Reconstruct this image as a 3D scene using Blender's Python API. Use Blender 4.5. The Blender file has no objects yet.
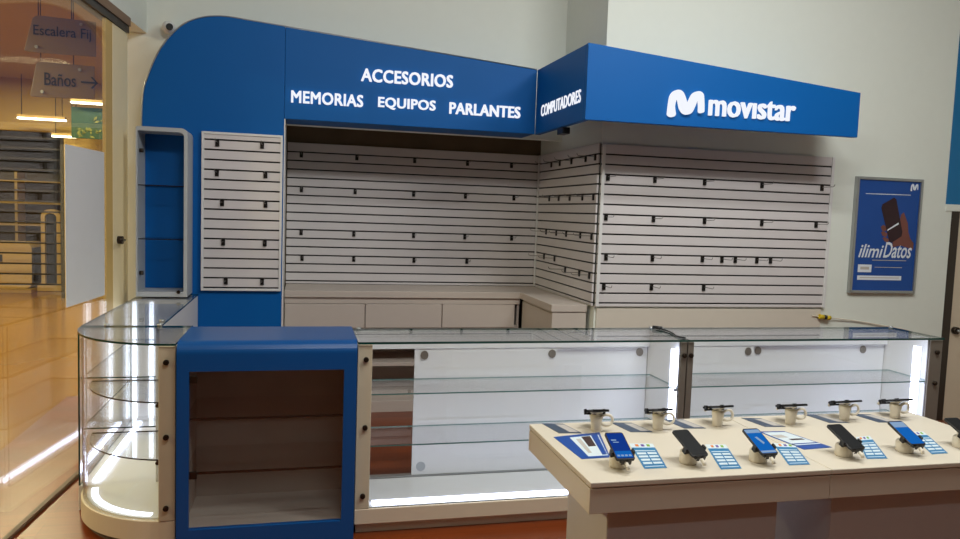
import bpy, bmesh, math, random
from mathutils import Vector, Matrix
random.seed(4)
S = bpy.context.scene
COL = S.collection
PI = math.pi

# ------------------------------------------------------------------ materials
def lin(c):
    c /= 255.0
    return c / 12.92 if c <= .04045 else ((c + .055) / 1.055) ** 2.4
def rgb(r, g, b): return (lin(r), lin(g), lin(b), 1)
def mat(name, col, rough=.5, metal=0, var=.06, scale=14, bump=0, spec=.5, emit=0, coat=0):
    m = bpy.data.materials.new(name); m.use_nodes = True
    nt = m.node_tree; N = nt.nodes; L = nt.links
    b = N['Principled BSDF']
    b.inputs['Roughness'].default_value = rough
    b.inputs['Metallic'].default_value = metal
    b.inputs['Specular IOR Level'].default_value = spec
    b.inputs['Coat Weight'].default_value = coat
    tc = N.new('ShaderNodeTexCoord'); no = N.new('ShaderNodeTexNoise')
    no.inputs['Scale'].default_value = scale; no.inputs['Detail'].default_value = 4
    L.new(tc.outputs['Object'], no.inputs['Vector'])
    mx = N.new('ShaderNodeMixRGB'); mx.blend_type = 'MIX'
    c = rgb(*col)
    mx.inputs[1].default_value = tuple(x * (1 - var) for x in c[:3]) + (1,)
    mx.inputs[2].default_value = tuple(min(1, x * (1 + var)) for x in c[:3]) + (1,)
    L.new(no.outputs['Fac'], mx.inputs[0]); L.new(mx.outputs[0], b.inputs['Base Color'])
    if bump:
        bp = N.new('ShaderNodeBump'); bp.inputs['Strength'].default_value = bump; bp.inputs['Distance'].default_value = .004
        n2 = N.new('ShaderNodeTexNoise'); n2.inputs['Scale'].default_value = scale * 12
        L.new(tc.outputs['Object'], n2.inputs['Vector']); L.new(n2.outputs['Fac'], bp.inputs['Height']); L.new(bp.outputs[0], b.inputs['Normal'])
    if emit:
        b.inputs['Emission Color'].default_value = c; b.inputs['Emission Strength'].default_value = emit
    return m
def led(name, col, s):
    m = bpy.data.materials.new(name); m.use_nodes = True; nt = m.node_tree
    nt.nodes.remove(nt.nodes['Principled BSDF'])
    e = nt.nodes.new('ShaderNodeEmission'); e.inputs[0].default_value = rgb(*col); e.inputs[1].default_value = s
    nt.links.new(e.outputs[0], nt.nodes['Material Output'].inputs[0]); return m
def glass(name, tint=(253, 254, 254), ior=1.5, boost=1.0):
    m = bpy.data.materials.new(name); m.use_nodes = True; nt = m.node_tree; N = nt.nodes; L = nt.links
    N.remove(N['Principled BSDF'])
    t = N.new('ShaderNodeBsdfTransparent'); t.inputs[0].default_value = rgb(*tint)
    g = N.new('ShaderNodeBsdfGlossy'); g.inputs['Roughness'].default_value = .015
    f = N.new('ShaderNodeFresnel'); f.inputs['IOR'].default_value = ior
    geo = N.new('ShaderNodeNewGeometry')                      # same reflection from both sides of a pane
    inv = N.new('ShaderNodeMath'); inv.operation = 'MULTIPLY_ADD'
    inv.inputs[1].default_value = (1 / ior - ior); inv.inputs[2].default_value = ior
    L.new(geo.outputs['Backfacing'], inv.inputs[0])
    L.new(inv.outputs[0], f.inputs['IOR'])
    f.inputs['IOR'].default_value = ior
    for l in list(nt.links):
        if l.to_node == f: nt.links.remove(l)
    lw = N.new('ShaderNodeLayerWeight'); lw.inputs['Blend'].default_value = .5
    # Schlick: F0 + (1-F0)*(1-cos)^5, facing = 1-cos
    p = N.new('ShaderNodeMath'); p.operation = 'POWER'; p.inputs[1].default_value = 5
    L.new(lw.outputs['Facing'], p.inputs[0])
    r = N.new('ShaderNodeMath'); r.operation = 'MULTIPLY_ADD'
    f0 = ((ior - 1) / (ior + 1)) ** 2 * boost
    r.inputs[1].default_value = (1 - f0); r.inputs[2].default_value = f0
    L.new(p.outputs[0], r.inputs[0]); N.remove(f); N.remove(inv); N.remove(geo)
    mx = N.new('ShaderNodeMixShader')
    L.new(r.outputs[0], mx.inputs[0]); L.new(t.outputs[0], mx.inputs[1]); L.new(g.outputs[0], mx.inputs[2])
    L.new(mx.outputs[0], N['Material Output'].inputs[0]); return m
def planks(name, c1, c2, rough, sx, sy, rot=0):
    m = mat(name, c1, rough); nt = m.node_tree; N = nt.nodes; L = nt.links; b = N['Principled BSDF']
    tc = N.new('ShaderNodeTexCoord'); mp = N.new('ShaderNodeMapping'); mp.inputs['Rotation'].default_value[2] = rot
    L.new(tc.outputs['Object'], mp.inputs[0])
    br = N.new('ShaderNodeTexBrick'); br.inputs['Scale'].default_value = 1
    br.inputs['Brick Width'].default_value = sx; br.inputs['Row Height'].default_value = sy
    br.inputs['Mortar Size'].default_value = .0015
    br.inputs['Color1'].default_value = rgb(*c1); br.inputs['Color2'].default_value = rgb(*c2)
    br.inputs['Mortar'].default_value = tuple(x * .55 for x in rgb(*c1)[:3]) + (1,)
    L.new(mp.outputs[0], br.inputs['Vector'])
    no = N.new('ShaderNodeTexNoise'); no.inputs['Scale'].default_value = 3; no.inputs['Detail'].default_value = 6
    m2 = N.new('ShaderNodeMapping'); m2.inputs['Scale'].default_value = (1.2, 14, 1); m2.inputs['Rotation'].default_value[2] = rot
    L.new(tc.outputs['Object'], m2.inputs[0]); L.new(m2.outputs[0], no.inputs['Vector'])
    mx = N.new('ShaderNodeMixRGB'); mx.blend_type = 'MULTIPLY'; mx.inputs[0].default_value = .45
    L.new(br.outputs[0], mx.inputs[1]); L.new(no.outputs['Fac'], mx.inputs[2])
    L.new(mx.outputs[0], b.inputs['Base Color']); return m

M = {}
M['wall'] = mat('white wall paint', (228, 232, 223), .75, bump=.15, var=.02)
M['wall_warm'] = mat('warm cream paint', (240, 222, 180), .6, var=.03)
M['wall_dim'] = mat('taupe wall paint', (112, 100, 90), .8, var=.03)
M['lower_wall'] = mat('beige lower wall board', (212, 202, 188), .6, var=.03)
M['ceil'] = mat('ceiling paint', (205, 203, 196), .8, var=.02)
M['blue'] = mat('satin blue laminate', (0, 90, 164), .5, spec=.2, var=.03, scale=3)
M['blue_gloss'] = mat('glossy blue laminate', (4, 72, 136), .3, var=.03, scale=3)
M['teal'] = mat('teal blue panel', (0, 110, 165), .45, var=.03)
M['slat'] = mat('white slatwall melamine', (212, 206, 206), .5, var=.03, scale=6)
M['slot_shade'] = mat('dark groove shade tone', (26, 22, 20), .5)  # near-black colour paints the shadow inside the slatwall grooves
M['white'] = mat('white melamine', (222, 221, 220), .42, var=.02)
M['cream'] = mat('cream laminate', (212, 196, 172), .45, var=.03)
M['bench'] = mat('light grey-beige laminate', (196, 184, 174), .5, var=.03)
M['alcove_shade'] = mat('brown alcove shade', (104, 88, 68), .8, var=.25, scale=6)  # the alcove's lack of light is put into this brown
M['stile'] = mat('beige aluminium stile', (204, 192, 166), .4, metal=.1, var=.04)
M['stile_grey'] = mat('grey brown aluminium', (128, 120, 110), .38, metal=.4, var=.05)
M['case'] = mat('grey white case frame', (172, 176, 180), .45, var=.03)
M['alu'] = mat('brushed aluminium', (170, 172, 172), .32, metal=.8, var=.05)
M['steel'] = mat('dark screw steel', (62, 52, 44), .35, metal=.8)
M['black'] = mat('black plastic', (20, 20, 22), .35)
M['hook'] = mat('black hook steel', (34, 30, 28), .35, metal=.4)
M['prong'] = mat('grey wire', (120, 116, 112), .35, metal=.6)
M['wplastic'] = mat('ivory white plastic', (226, 217, 200), .4, var=.03)
M['glass'] = glass('clear pane')
M['facade'] = glass('shopfront pane', (253, 254, 252))
M['gedge'] = mat('dark green glass edge', (22, 60, 54), .15, var=.1)
M['gedge_shelf'] = mat('teal glass shelf edge', (84, 128, 124), .15, var=.1)
M['gedge_dark'] = mat('black glass edge', (26, 24, 22), .2)
M['led'] = led('cool white led', (218, 226, 255), 8)
M['led_soft'] = led('cool white led bar', (232, 240, 255), 4)
M['letter'] = led('lit white acrylic', (244, 247, 255), 1.0)
M['floor'] = planks('reddish laminate floor', (140, 66, 28), (122, 54, 22), .28, 1.2, .14)
M['table'] = mat('ivory table laminate', (216, 206, 188), .42, var=.025, scale=5)
M['table_ped'] = mat('pale grey laminate', (196, 192, 192), .5, var=.03)
M['taupe'] = mat('taupe back board', (150, 136, 118), .6, var=.08, scale=5)
M['paper'] = mat('white paper', (214, 214, 216), .8, var=.02)
M['card_blue'] = mat('card blue print', (44, 122, 172), .45, var=.05)
M['card_white'] = mat('card white print', (214, 226, 232), .5, var=.02)
M['navy'] = mat('brochure blue print', (20, 74, 158), .35, var=.06)
M['ink'] = mat('dark print', (66, 48, 48), .5)
M['greyprint'] = mat('grey print', (190, 184, 178), .5)
M['card_dark'] = mat('slate blue card', (70, 84, 104), .35, var=.2)
M['orange'] = mat('orange dot', (226, 128, 48), .5)
M['purple'] = mat('purple dot', (98, 62, 150), .5)
M['green'] = mat('green dot', (130, 176, 50), .5)
M['screen_blue'] = led('lit blue screen', (26, 112, 205), .75)
M['screen_light'] = led('lit pale screen', (150, 180, 214), .8)
M['screen_deep'] = led('lit deep blue screen', (24, 62, 150), .8)
M['screen_off'] = mat('dark screen', (12, 13, 16), .5, spec=.25)
M['poster'] = mat('poster blue print', (16, 72, 150), .55, var=.05)
M['skin'] = mat('printed skin tone', (120, 72, 62), .6, var=.15)
M['phoneprint'] = mat('printed dark phone', (48, 24, 30), .6, var=.3, scale=30)
M['poster_white'] = mat('poster white print', (224, 230, 238), .6, var=.01)
M['yellow'] = mat('yellow tape', (214, 184, 30), .5)
M['mall_floor'] = mat('glossy amber tile', (156, 114, 50), .16, var=.1, scale=1.2)
M['mall_wall'] = mat('amber plaster', (176, 148, 84), .8, var=.05, scale=1)
M['mall_dark'] = mat('dim shop interior', (84, 72, 46), .8, var=.35, scale=1.4)
M['kiosk'] = mat('honey cream laminate', (206, 172, 104), .5, var=.04)
M['grille'] = mat('dark bronze bar', (40, 32, 22), .5)
M['signgrey'] = mat('taupe grey acrylic', (132, 112, 86), .45, var=.04)
M['signink'] = mat('dark grey sign ink', (52, 46, 40), .6)
M['leafgreen'] = mat('deep green print', (24, 62, 34), .6, var=.35, scale=8)
M['leafyellow'] = mat('yellow green print', (120, 122, 52), .6, var=.5, scale=12)
M['rail'] = mat('dark bronze rail', (62, 52, 44), .4, metal=.4)
M['brown_rail'] = mat('brown trim', (128, 98, 72), .5)
M['lamp_warm'] = led('warm white tube', (255, 240, 205), 9)
M['display_wood'] = mat('grey brown wood board', (160, 148, 138), .55, var=.18, scale=5)

# ------------------------------------------------------------------ mesh helpers
class MB:
    def __init__(s): s.bm = bmesh.new()
    def box(s, x0, x1, y0, y1, z0, z1, mi=0, edge=None, thin=None):
        """edge = material index of the narrow faces, thin = thin axis"""
        v = [s.bm.verts.new((x, y, z)) for x in (x0, x1) for y in (y0, y1) for z in (z0, z1)]
        F = [((0, 1, 3, 2), 0), ((4, 6, 7, 5), 0), ((0, 4, 5, 1), 1), ((2, 3, 7, 6), 1), ((0, 2, 6, 4), 2), ((1, 5, 7, 3), 2)]
        for idx, ax in F:
            f = s.bm.faces.new([v[i] for i in idx])
            f.material_index = mi if (edge is None or ax == thin) else edge
        return s
    def prism(s, poly, a0, a1, axis='z', mi=0, edge=None):
        """poly in the plane across axis ('z': xy, 'y': xz, 'x': yz) extruded a0..a1"""
        def P(p, a):
            return (p[0], p[1], a) if axis == 'z' else (p[0], a, p[1]) if axis == 'y' else (a, p[0], p[1])
        A = [s.bm.verts.new(P(p, a0)) for p in poly]; B = [s.bm.verts.new(P(p, a1)) for p in poly]
        fa = s.bm.faces.new(A); fb = s.bm.faces.new(list(reversed(B))); fa.material_index = fb.material_index = mi
        n = len(poly)
        for i in range(n):
            f = s.bm.faces.new([A[(i + 1) % n], A[i], B[i], B[(i + 1) % n]]); f.material_index = mi if edge is None else edge
        return s
    def face(s, pts, mi=0):
        f = s.bm.faces.new([s.bm.verts.new(p) for p in pts]); f.material_index = mi; return s
    def tube(s, path, r, seg=8, mi=0, caps=True, r2=None):
        path = [Vector(p) for p in path]; rings = []; up = None; n = len(path)
        for i, p in enumerate(path):
            t = (path[min(i + 1, n - 1)] - path[max(i - 1, 0)]).normalized()
            if up is None:
                up = Vector((0, 0, 1)) if abs(t.z) < .9 else Vector((1, 0, 0))
            u = (up - t * up.dot(t)).normalized(); w = t.cross(u); up = u
            rr = r if r2 is None else r + (r2 - r) * i / (n - 1)
            rings.append([s.bm.verts.new(p + (u * math.cos(2 * PI * k / seg) + w * math.sin(2 * PI * k / seg)) * rr) for k in range(seg)])
        for a, b in zip(rings, rings[1:]):
            for k in range(seg):
                f = s.bm.faces.new((a[k], a[(k + 1) % seg], b[(k + 1) % seg], b[k])); f.smooth = True; f.material_index = mi
        if caps:
            for f in (s.bm.faces.new(list(reversed(rings[0]))), s.bm.faces.new(rings[-1])): f.material_index = mi
        return s
    def lathe(s, prof, c=(0, 0, 0), seg=24, mi=0):
        rings = []
        for r, z in prof:
            rings.append([s.bm.verts.new((c[0] + r * math.cos(2 * PI * k / seg), c[1] + r * math.sin(2 * PI * k / seg), c[2] + z)) for k in range(seg)])
        for a, b in zip(rings, rings[1:]):
            for k in range(seg):
                f = s.bm.faces.new((a[k], a[(k + 1) % seg], b[(k + 1) % seg], b[k])); f.smooth = True; f.material_index = mi
        s.bm.faces.new(list(reversed(rings[0]))).material_index = mi; s.bm.faces.new(rings[-1]).material_index = mi
        return s
    def xf(s, m):
        bmesh.ops.transform(s.bm, matrix=m, verts=s.bm.verts); return s
    def build(s, name, mats, parent=None, bevel=0, label=None, kind=None, seg=2):
        bmesh.ops.recalc_face_normals(s.bm, faces=s.bm.faces)
        me = bpy.data.meshes.new(name); s.bm.to_mesh(me); s.bm.free()
        for m in (mats if isinstance(mats, (list, tuple)) else [mats]): me.materials.append(M[m] if isinstance(m, str) else m)
        o = bpy.data.objects.new(name, me); COL.objects.link(o)
        if parent is not None:
            o.parent = parent
            if not parent.get('_local'):
                r = parent
                off = Vector((0, 0, 0))
                while r is not None: off += r.location; r = r.parent
                o.location = -off
        if bevel:
            b = o.modifiers.new('bevel', 'BEVEL'); b.width = bevel; b.segments = seg; b.limit_method = 'ANGLE'; b.angle_limit = .7
        if label: o['label'] = label
        if kind: o['kind'] = kind
        return o
def tag(o, label, cat, group=None, kind=None):
    o['label'] = label; o['category'] = cat
    if group: o['group'] = group
    if kind: o['kind'] = kind
    return o
def thing(name, loc, label, cat, group=None, local=False):
    o = bpy.data.objects.new(name, None); o.empty_display_size = .1; COL.objects.link(o); o.location = loc
    if local: o['_local'] = 1
    return tag(o, label, cat, group)
def dup(root, loc, rot, label, group=None):
    r = root.copy(); COL.objects.link(r); r.location = loc; r.rotation_euler = rot; r['label'] = label
    if group: r['group'] = group
    for ch in root.children:
        c = ch.copy(); COL.objects.link(c); c.parent = r
        for g in ch.children:
            d = g.copy(); COL.objects.link(d); d.parent = c
    return r
def structure(o):
    o['kind'] = 'structure'; return o
DG = bpy.context.evaluated_depsgraph_get
def text_bm(txt, w, h, depth, bold=.0, shear=0, mapper=None, x0=0, z0=0, lit=False):
    """text mesh scaled so its bounds are w x h; stroke thickened by shifted copies; mapped by mapper(x, y, z)"""
    cu = bpy.data.curves.new('txt', 'FONT'); cu.body = txt; cu.size = 1; cu.shear = shear
    if not lit: cu.offset = bold; bold = 0
    cu.resolution_u = 3; cu.extrude = .5; cu.space_character = 1.0 + bold * 1.6
    ob = bpy.data.objects.new('txt', cu); COL.objects.link(ob)
    bpy.context.view_layer.update()
    me = bpy.data.meshes.new_from_object(ob.evaluated_get(DG()))
    bpy.data.objects.remove(ob); bpy.data.curves.remove(cu)
    V = [v.co.copy() for v in me.vertices]; T = [tuple(p.vertices) for p in me.polygons]; bpy.data.meshes.remove(me)
    ax, bx, ay, by = min(v.x for v in V) - bold, max(v.x for v in V) + bold, min(v.y for v in V) - bold * .5, max(v.y for v in V) + bold * .5
    mb = MB()
    sh = [(0, 0)] if not bold else [(-1, -.5), (1, -.5), (-1, .5), (1, .5), (0, 0)]
    for dx, dy in sh:
        vs = [mb.bm.verts.new(mapper(x0 + (v.x + dx * bold - ax) / (bx - ax) * w, z0 + (v.y + dy * bold - ay) / (by - ay) * h, (v.z + .5) * depth)) for v in V]
        for t in T:
            try: mb.bm.faces.new([vs[k] for k in t])
            except ValueError: pass
    return mb
def front(Y):                                  # text standing on a plane that faces -y
    return lambda x, y, z: Vector((x, Y - z, y))
def sideface(X, Y0):                           # plane that faces -x, reading from far to near
    return lambda x, y, z: Vector((X - z, Y0 - x, y))

def catmull(pts, n=8):
    out = []; P = [pts[0]] + list(pts) + [pts[-1]]
    for i in range(1, len(P) - 2):
        p0, p1, p2, p3 = P[i - 1], P[i], P[i + 1], P[i + 2]
        for k in range(n):
            t = k / n
            out.append(tuple(.5 * ((2 * b) + (-a + c) * t + (2 * a - 5 * b + 4 * c - d) * t * t + (-a + 3 * b - 3 * c + d) * t ** 3)
                             for a, b, c, d in zip(p0, p1, p2, p3)))
    out.append(tuple(pts[-1])); return out
def logo_poly(x0, z0, w, h):
    """outline of the round-shouldered letter M: a thick stroke with varying radius"""
    ctl = [(.11, .11, .115), (.10, .42, .09), (.15, .74, .105), (.27, .86, .115), (.36, .66, .115), (.43, .36, .12), (.53, .25, .125), (.63, .50, .115),
           (.73, .83, .095), (.85, .86, .085), (.90, .55, .07), (.91, .28, .068)]
    c = catmull(ctl, 6)
    L, R = [], []
    for i, (x, y, r) in enumerate(c):
        a = c[max(i - 1, 0)]; b = c[min(i + 1, len(c) - 1)]
        dx, dy = b[0] - a[0], b[1] - a[1]; d = math.hypot(dx, dy) or 1
        L.append((x - dy / d * r * .95, y + dx / d * r)); R.append((x + dy / d * r * .95, y - dx / d * r))
    return c, L, R
def logo_mb(x0, z0, w, h, mapper, depth):
    c, L, R = logo_poly(x0, z0, w, h); mb = MB()
    q = lambda p, z: mapper(x0 + p[0] * w, z0 + p[1] * h, z)
    n = len(c)
    def slab(poly, depth):
        A = [mb.bm.verts.new(q(p, 0)) for p in poly]; B = [mb.bm.verts.new(q(p, depth)) for p in poly]
        mb.bm.faces.new(A); mb.bm.faces.new(list(reversed(B)))
        for i in range(len(poly)): mb.bm.faces.new((A[i - 1], A[i], B[i], B[i - 1]))
    for i in range(n):                         # stroke laid down as round dabs that melt together
        x, y, r = c[i]
        slab([(x + r * .95 * math.cos(k * PI / 8), y + r * math.sin(k * PI / 8)) for k in range(16)], depth * (1 + i * .008))
    return mb

# ------------------------------------------------------------------ the setting
structure(MB().box(-1.82, 6.4, -2.6, 6.5, -.06, 0).build('floor', 'floor'))
structure(MB().box(-2.2, 6.4, -2.6, 6.6, 4.4, 4.5).build('ceiling', 'ceil'))
w = MB(); w.box(-1.32, 2.08, 5.85, 5.95, 2.215, 4.4); w.box(-1.32, -.13, 5.85, 5.95, 0, 2.215)
structure(w.build('wall_back', 'wall'))
structure(MB().box(-.3, 2.2, 6.4, 6.5, 0, 2.7).build('wall_alcove', 'alcove_shade'))
structure(MB().box(-.17, -.13, 5.95, 6.4, 0, 2.7).build('wall_alcove_left', 'wall'))
structure(MB().box(-.17, 2.2, 5.95, 6.4, 2.7, 2.74).build('ceiling_alcove', 'alcove_shade'))
w = MB(); w.box(2.08, 5.10, 5.0, 6.6, 0, 4.4)
structure(w.build('wall_block', 'wall'))
structure(MB().box(6.3, 6.4, -2.6, 6.5, 0, 4.4).build('wall_right', 'wall'))
structure(MB().box(-2.2, 6.4, -2.7, -2.6, 0, 4.4).build('wall_front', 'wall_dim'))
# facade line runs along a slightly slanted plane
FX = lambda y: -1.14 - .085 * (5.4 - y)
def facade_quad(mb, y0, y1, z0, z1, t0=0, t1=.01, mi=0):
    a = [(FX(y0) - t1, y0), (FX(y0) - t0, y0), (FX(y1) - t0, y1), (FX(y1) - t1, y1)]
    return mb.prism(a, z0, z1, 'z', mi)
structure(facade_quad(MB(), -2.6, 5.9, 2.80, 4.4, 0, .12).build('wall_left', 'wall'))
win = structure(bpy.data.objects.new('window_1', None)); COL.objects.link(win); win.location = (FX(2), 2, 0)
facade_quad(MB(), -2.6, 4.998, .02, 2.70, .0, .01).build('pane', 'facade', win)
facade_quad(MB(), -2.6, 5.42, 2.70, 2.745, -.01, .06).build('head_rail', 'rail', win)
facade_quad(MB(), -2.6, 5.42, 2.745, 2.80, -.02, .07).build('head_trim', 'brown_rail', win)
facade_quad(MB(), -2.6, 4.97, 0, .02, .015, .04).build('floor_track', 'rail', win)
facade_quad(MB(), 5.0, 5.125, 0, 2.70, .0, .02).build('door_stile', 'kiosk', win, .004)
facade_quad(MB(), 5.125, 5.42, 0, 2.70, 0, .06).build('jamb', 'wall_warm', win, .004)
lk = MB().tube([(-1.155, 5.218, 1.34), (-1.125, 5.216, 1.34)], .026, 14).build('lock_rose', 'steel', win)
MB().tube([(-1.13, 5.215, 1.34), (-1.115, 5.215, 1.34), (-1.112, 5.05, 1.345)], .008, 8).build('lock_bolt', 'steel', lk)
# door to the right of the wall block, with a blue panel above it
door = structure(bpy.data.objects.new('door_1', None)); COL.objects.link(door); door.location = (5.6, 5.0, 0)
MB().box(5.10, 6.3, 5.0, 5.06, 1.80, 4.4).build('overpanel', 'teal', door)
MB().box(5.10, 6.3, 4.99, 5.06, 1.745, 1.80).build('lintel', 'wall', door, .003)
MB().box(5.10, 5.168, 5.0, 5.06, 0, 1.745).build('jamb_board', 'wall', door)
MB().box(5.168, 5.25, 5.0, 5.05, 0, 1.745).build('dark_frame', 'rail', door)
MB().box(5.25, 6.3, 5.01, 5.06, 0, 1.745).build('leaf', 'cream', door)
lk = MB().tube([(5.30, 5.01, .76), (5.30, 4.975, .76)], .03, 14).build('lock', 'steel', door)
MB().tube([(5.30, 4.975, .76), (5.30, 4.955, .76)], .012, 10).build('thumb_turn', 'alu', lk)

# ------------------------------------------------------------------ mall corridor beyond the glass
def cor(y): return FX(y) - .07
w = MB().prism([(cor(-2.6), -2.6), (cor(5.5), 5.5), (-1.14, 5.5), (-1.14, 20), (-12, 20), (-12, -2.6)], -.06, -.002, 'z')
structure(w.build('floor_corridor', 'mall_floor'))
structure(MB().box(-12, -1.3, -2.6, 20, 3.42, 3.5).build('ceiling_corridor', 'mall_wall'))
structure(MB().box(-12, -1.3, 19.9, 20, 0, 3.42).build('wall_corridor_end', 'mall_dark'))
structure(MB().box(-12.1, -12, -2.6, 20, 0, 3.42).build('wall_corridor_left', 'mall_wall'))
structure(MB().box(-12, -1.3, -2.7, -2.6, 0, 3.42).build('wall_corridor_near', 'mall_wall'))
structure(MB().box(-1.28, -1.22, 5.96, 20, 0, 3.42).build('wall_corridor_right', 'mall_wall'))
w = MB(); w.box(-12, -3.66, 13.0, 13.15, 2.62, 3.42); w.box(-3.66, -1.29, 13.0, 13.15, 0, 3.42)
structure(w.build('wall_shopfront', 'mall_wall'))
g = thing('roller_grille', (-6, 13.05, 0), 'dark roller grille of horizontal bars closing the far shop', 'grille')
mb = MB()
for k in range(15): mb.box(-12, -3.66, 13.04, 13.06, .2 + k * .165, .225 + k * .165)
mb.build('bars', 'grille', g)
for x in (-3.70, -5.9, -8.2): MB().box(x - .02, x + .02, 13.02, 13.08, 0, 2.62).build('guide_rail', 'grille', g)
k = thing('kiosk_counter', (-5, 14.2, 0), 'cream rounded counter with dark edge band behind the far grille', 'counter')
rr = [(-6.2, .05), (-4.52, .05)] + [(-4.52 + .1 * math.sin(a), .15 - .1 * math.cos(a)) for a in (.4, .8, 1.2, 1.57)] + [(-4.42 - .1 * (1 - math.cos(a)), .72 + .1 * math.sin(a)) for a in (0, .4, .8, 1.2, 1.57)] + [(-6.2, .82)]
MB().prism(rr, 13.9, 14.5, 'y').build('body', 'kiosk', k, .01)
MB().box(-4.418, -4.38, 13.9, 14.5, .12, .74).build('dark_band', 'black', k)
MB().box(-5.05, -4.86, 13.885, 13.9, .5, .62).build('dark_plate', 'black', k)
MB().box(-6.3, -4.37, 13.7, 14.7, 0, .05).build('plinth', 'kiosk', k)
def gate(x, y, lab):
    g = thing('security_gate', (x, y, 0), lab, 'security gate', 'anti-theft gates at the far shop')
    o = []; i_ = []
    for a in range(9):
        t = PI * a / 8
        o.append((x + .15 * math.cos(t), 1.28 + .12 * math.sin(t))); i_.append((x + .09 * math.cos(t), 1.26 + .07 * math.sin(t)))
    mb = MB()
    ring_o = [(x + .15, .12)] + o + [(x - .15, .12)]; ring_i = [(x + .09, .12)] + i_ + [(x - .09, .12)]
    for a in range(len(ring_o) - 1):
        mb.prism([ring_o[a], ring_o[a + 1], ring_i[a + 1], ring_i[a]], y - .09, y + .09, 'y')
    mb.build('frame', 'kiosk', g)
    MB().prism(ring_i, y - .02, y + .02, 'y').build('dark_panel', 'black', g)
    MB().box(x - .2, x + .2, y - .15, y + .15, 0, .12).build('foot', 'kiosk', g, .01)
gate(-4.16, 14.1, 'cream arched security gate beside the rounded kiosk counter')
gate(-3.85, 14.9, 'dark arched security gate further back, beside the white sheet')
mb = MB(); mb.box(-8.5, -4.1, 17.0, 17.4, .1, 1.75)
c = thing('shop_shelving', (-6, 17.2, 0), 'dim shelving unit at the back of the far shop', 'shelving')
for z in (.1, .55, 1.0, 1.45, 1.9): MB().box(-8.5, -4.2, 17.0, 17.4, z, z + .04).build('shelf', 'kiosk', c)
for x in (-8.5, -7.1, -5.7, -4.25): MB().box(x, x + .05, 16.98, 17.42, 0, 2.1).build('upright', 'kiosk', c)
MB().box(-8.5, -4.2, 17.42, 17.45, 0, 2.1).build('back_board', 'mall_dark', c)
for (x0, x1, y, lab) in ((-3.62, -3.06, 12.1, 'linear ceiling tube just above the green panel'), (-5.1, -4.35, 14.64 - 2.1, 'long linear ceiling tube left of the green panel'), (-4.25, -3.8, 12.85, 'short linear ceiling tube at the shopfront edge')):
    t = thing('ceiling_tube', ((x0 + x1) / 2, y, 3.05), lab, 'ceiling light', 'linear corridor ceiling lights')
    z = {12.1: 3.0, 12.85: 2.55}.get(y, 2.77)
    if y == 12.1: x0, x1 = -3.30, -2.80
    if y == 12.85: x0, x1 = -3.78, -3.45
    if z == 2.77: x0, x1 = -4.15, -3.5
    MB().box(x0, x1, y - .04, y + .04, z - .012, z + .012).build('diffuser', 'lamp_warm', t)
    MB().box(x0, x1, y - .05, y + .05, z + .013, z + .05).build('housing', 'kiosk', t)
    for x in (x0 + .05, x1 - .05): MB().tube([(x, y, z + .05), (x, y, 3.42)], .005, 6).build('suspension', 'grille', t)
gp = thing('green_panel', (-3.05, 12.3, 2.4), 'green leafy advertising panel hanging in the corridor above the white sheet', 'panel')
MB().box(-3.36, -2.86, 12.3, 12.34, 2.5, 2.96).build('board', 'leafgreen', gp)
mb = MB()
for i in range(26):
    a = random.random() * 6.28; x = -3.34 + .46 * random.random() ** .7; z = 2.52 + random.random() * (.12 if x < -3.05 else .32)
    d = .018 + random.random() * .03
    mb.prism([(x + d * math.cos(a + q * 1.57) * (1 if q % 2 else .45), z + d * math.sin(a + q * 1.57) * (1 if q % 2 else .45)) for q in range(4)], 12.292, 12.298 , 'y')
mb.build('leaf_print', 'leafyellow', gp, kind='stuff')
for x in (-3.3, -2.92): MB().tube([(x, 12.32, 2.96), (x, 12.32, 3.42)], .006, 6).build('hanger', 'grille', gp)
def hang_sign(poly, lab, txt, tx, tz, tw, th, arrow=None, yp=7.5):
    cx = sum(p[0] for p in poly) / len(poly); z0 = min(p[1] for p in poly); z1 = max(p[1] for p in poly)
    t = thing('hanging_sign', (cx, yp, z0), lab, 'sign', 'corridor direction signs')
    MB().prism(poly, yp, yp + .012, 'y').build('board', 'signgrey', t, .003)
    text_bm(txt, tw, th, .003, .004, 0, front(yp - .001), tx, tz).build('lettering', 'signink', t)
    if arrow:
        x, z = arrow; mb = MB()
        mb.box(x, x + .13, yp - .005, yp - .001, z - .008, z + .008)
        for s in (1, -1): mb.prism([(x + .14, z), (x + .125, z), (x + .08, z + s * .048), (x + .095, z + s * .055)], yp - .005, yp - .001, 'y')
        mb.build('arrow', 'signink', t)
    for (x, z) in ((poly[0][0] + .1, z0 + .05), (poly[2][0] - .12, z1 - .05)): MB().tube([(x, yp, z), (x, yp - .01, z)], .014, 10).build('bolt', 'alu', t)
    for x in (cx - .12, cx + .15): MB().tube([(x, yp + .02, z1 - .02), (x, yp + .02, 3.42)], .004, 6).build('hanger', 'grille', t)
hang_sign([(-2.427, 2.90), (-2.39, 2.888), (-1.841, 2.888), (-1.84, 3.20), (-2.32, 3.215), (-2.356, 3.19)], 'upper grey hanging sign reading Escalera Fij', 'Escalera Fij', -2.35, 3.015, .47, .115)
hang_sign([(-2.408, 2.515), (-2.38, 2.505), (-1.876, 2.515), (-1.874, 2.815), (-2.33, 2.825), (-2.356, 2.805)], 'lower grey hanging sign reading Baños with an arrow', 'Baños', -2.29, 2.615, .26, .115, (-1.985, 2.665), 7.58)

# white sheet stuck on the inside of the shop window
sh = facade_quad(MB(), 4.37, 4.96, 1.01, 1.885, -.0035, -.001).build('paper_sheet', 'paper')
tag(sh, 'tall blank white sheet stuck on the shop window beside the door jamb', 'sheet')

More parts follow.
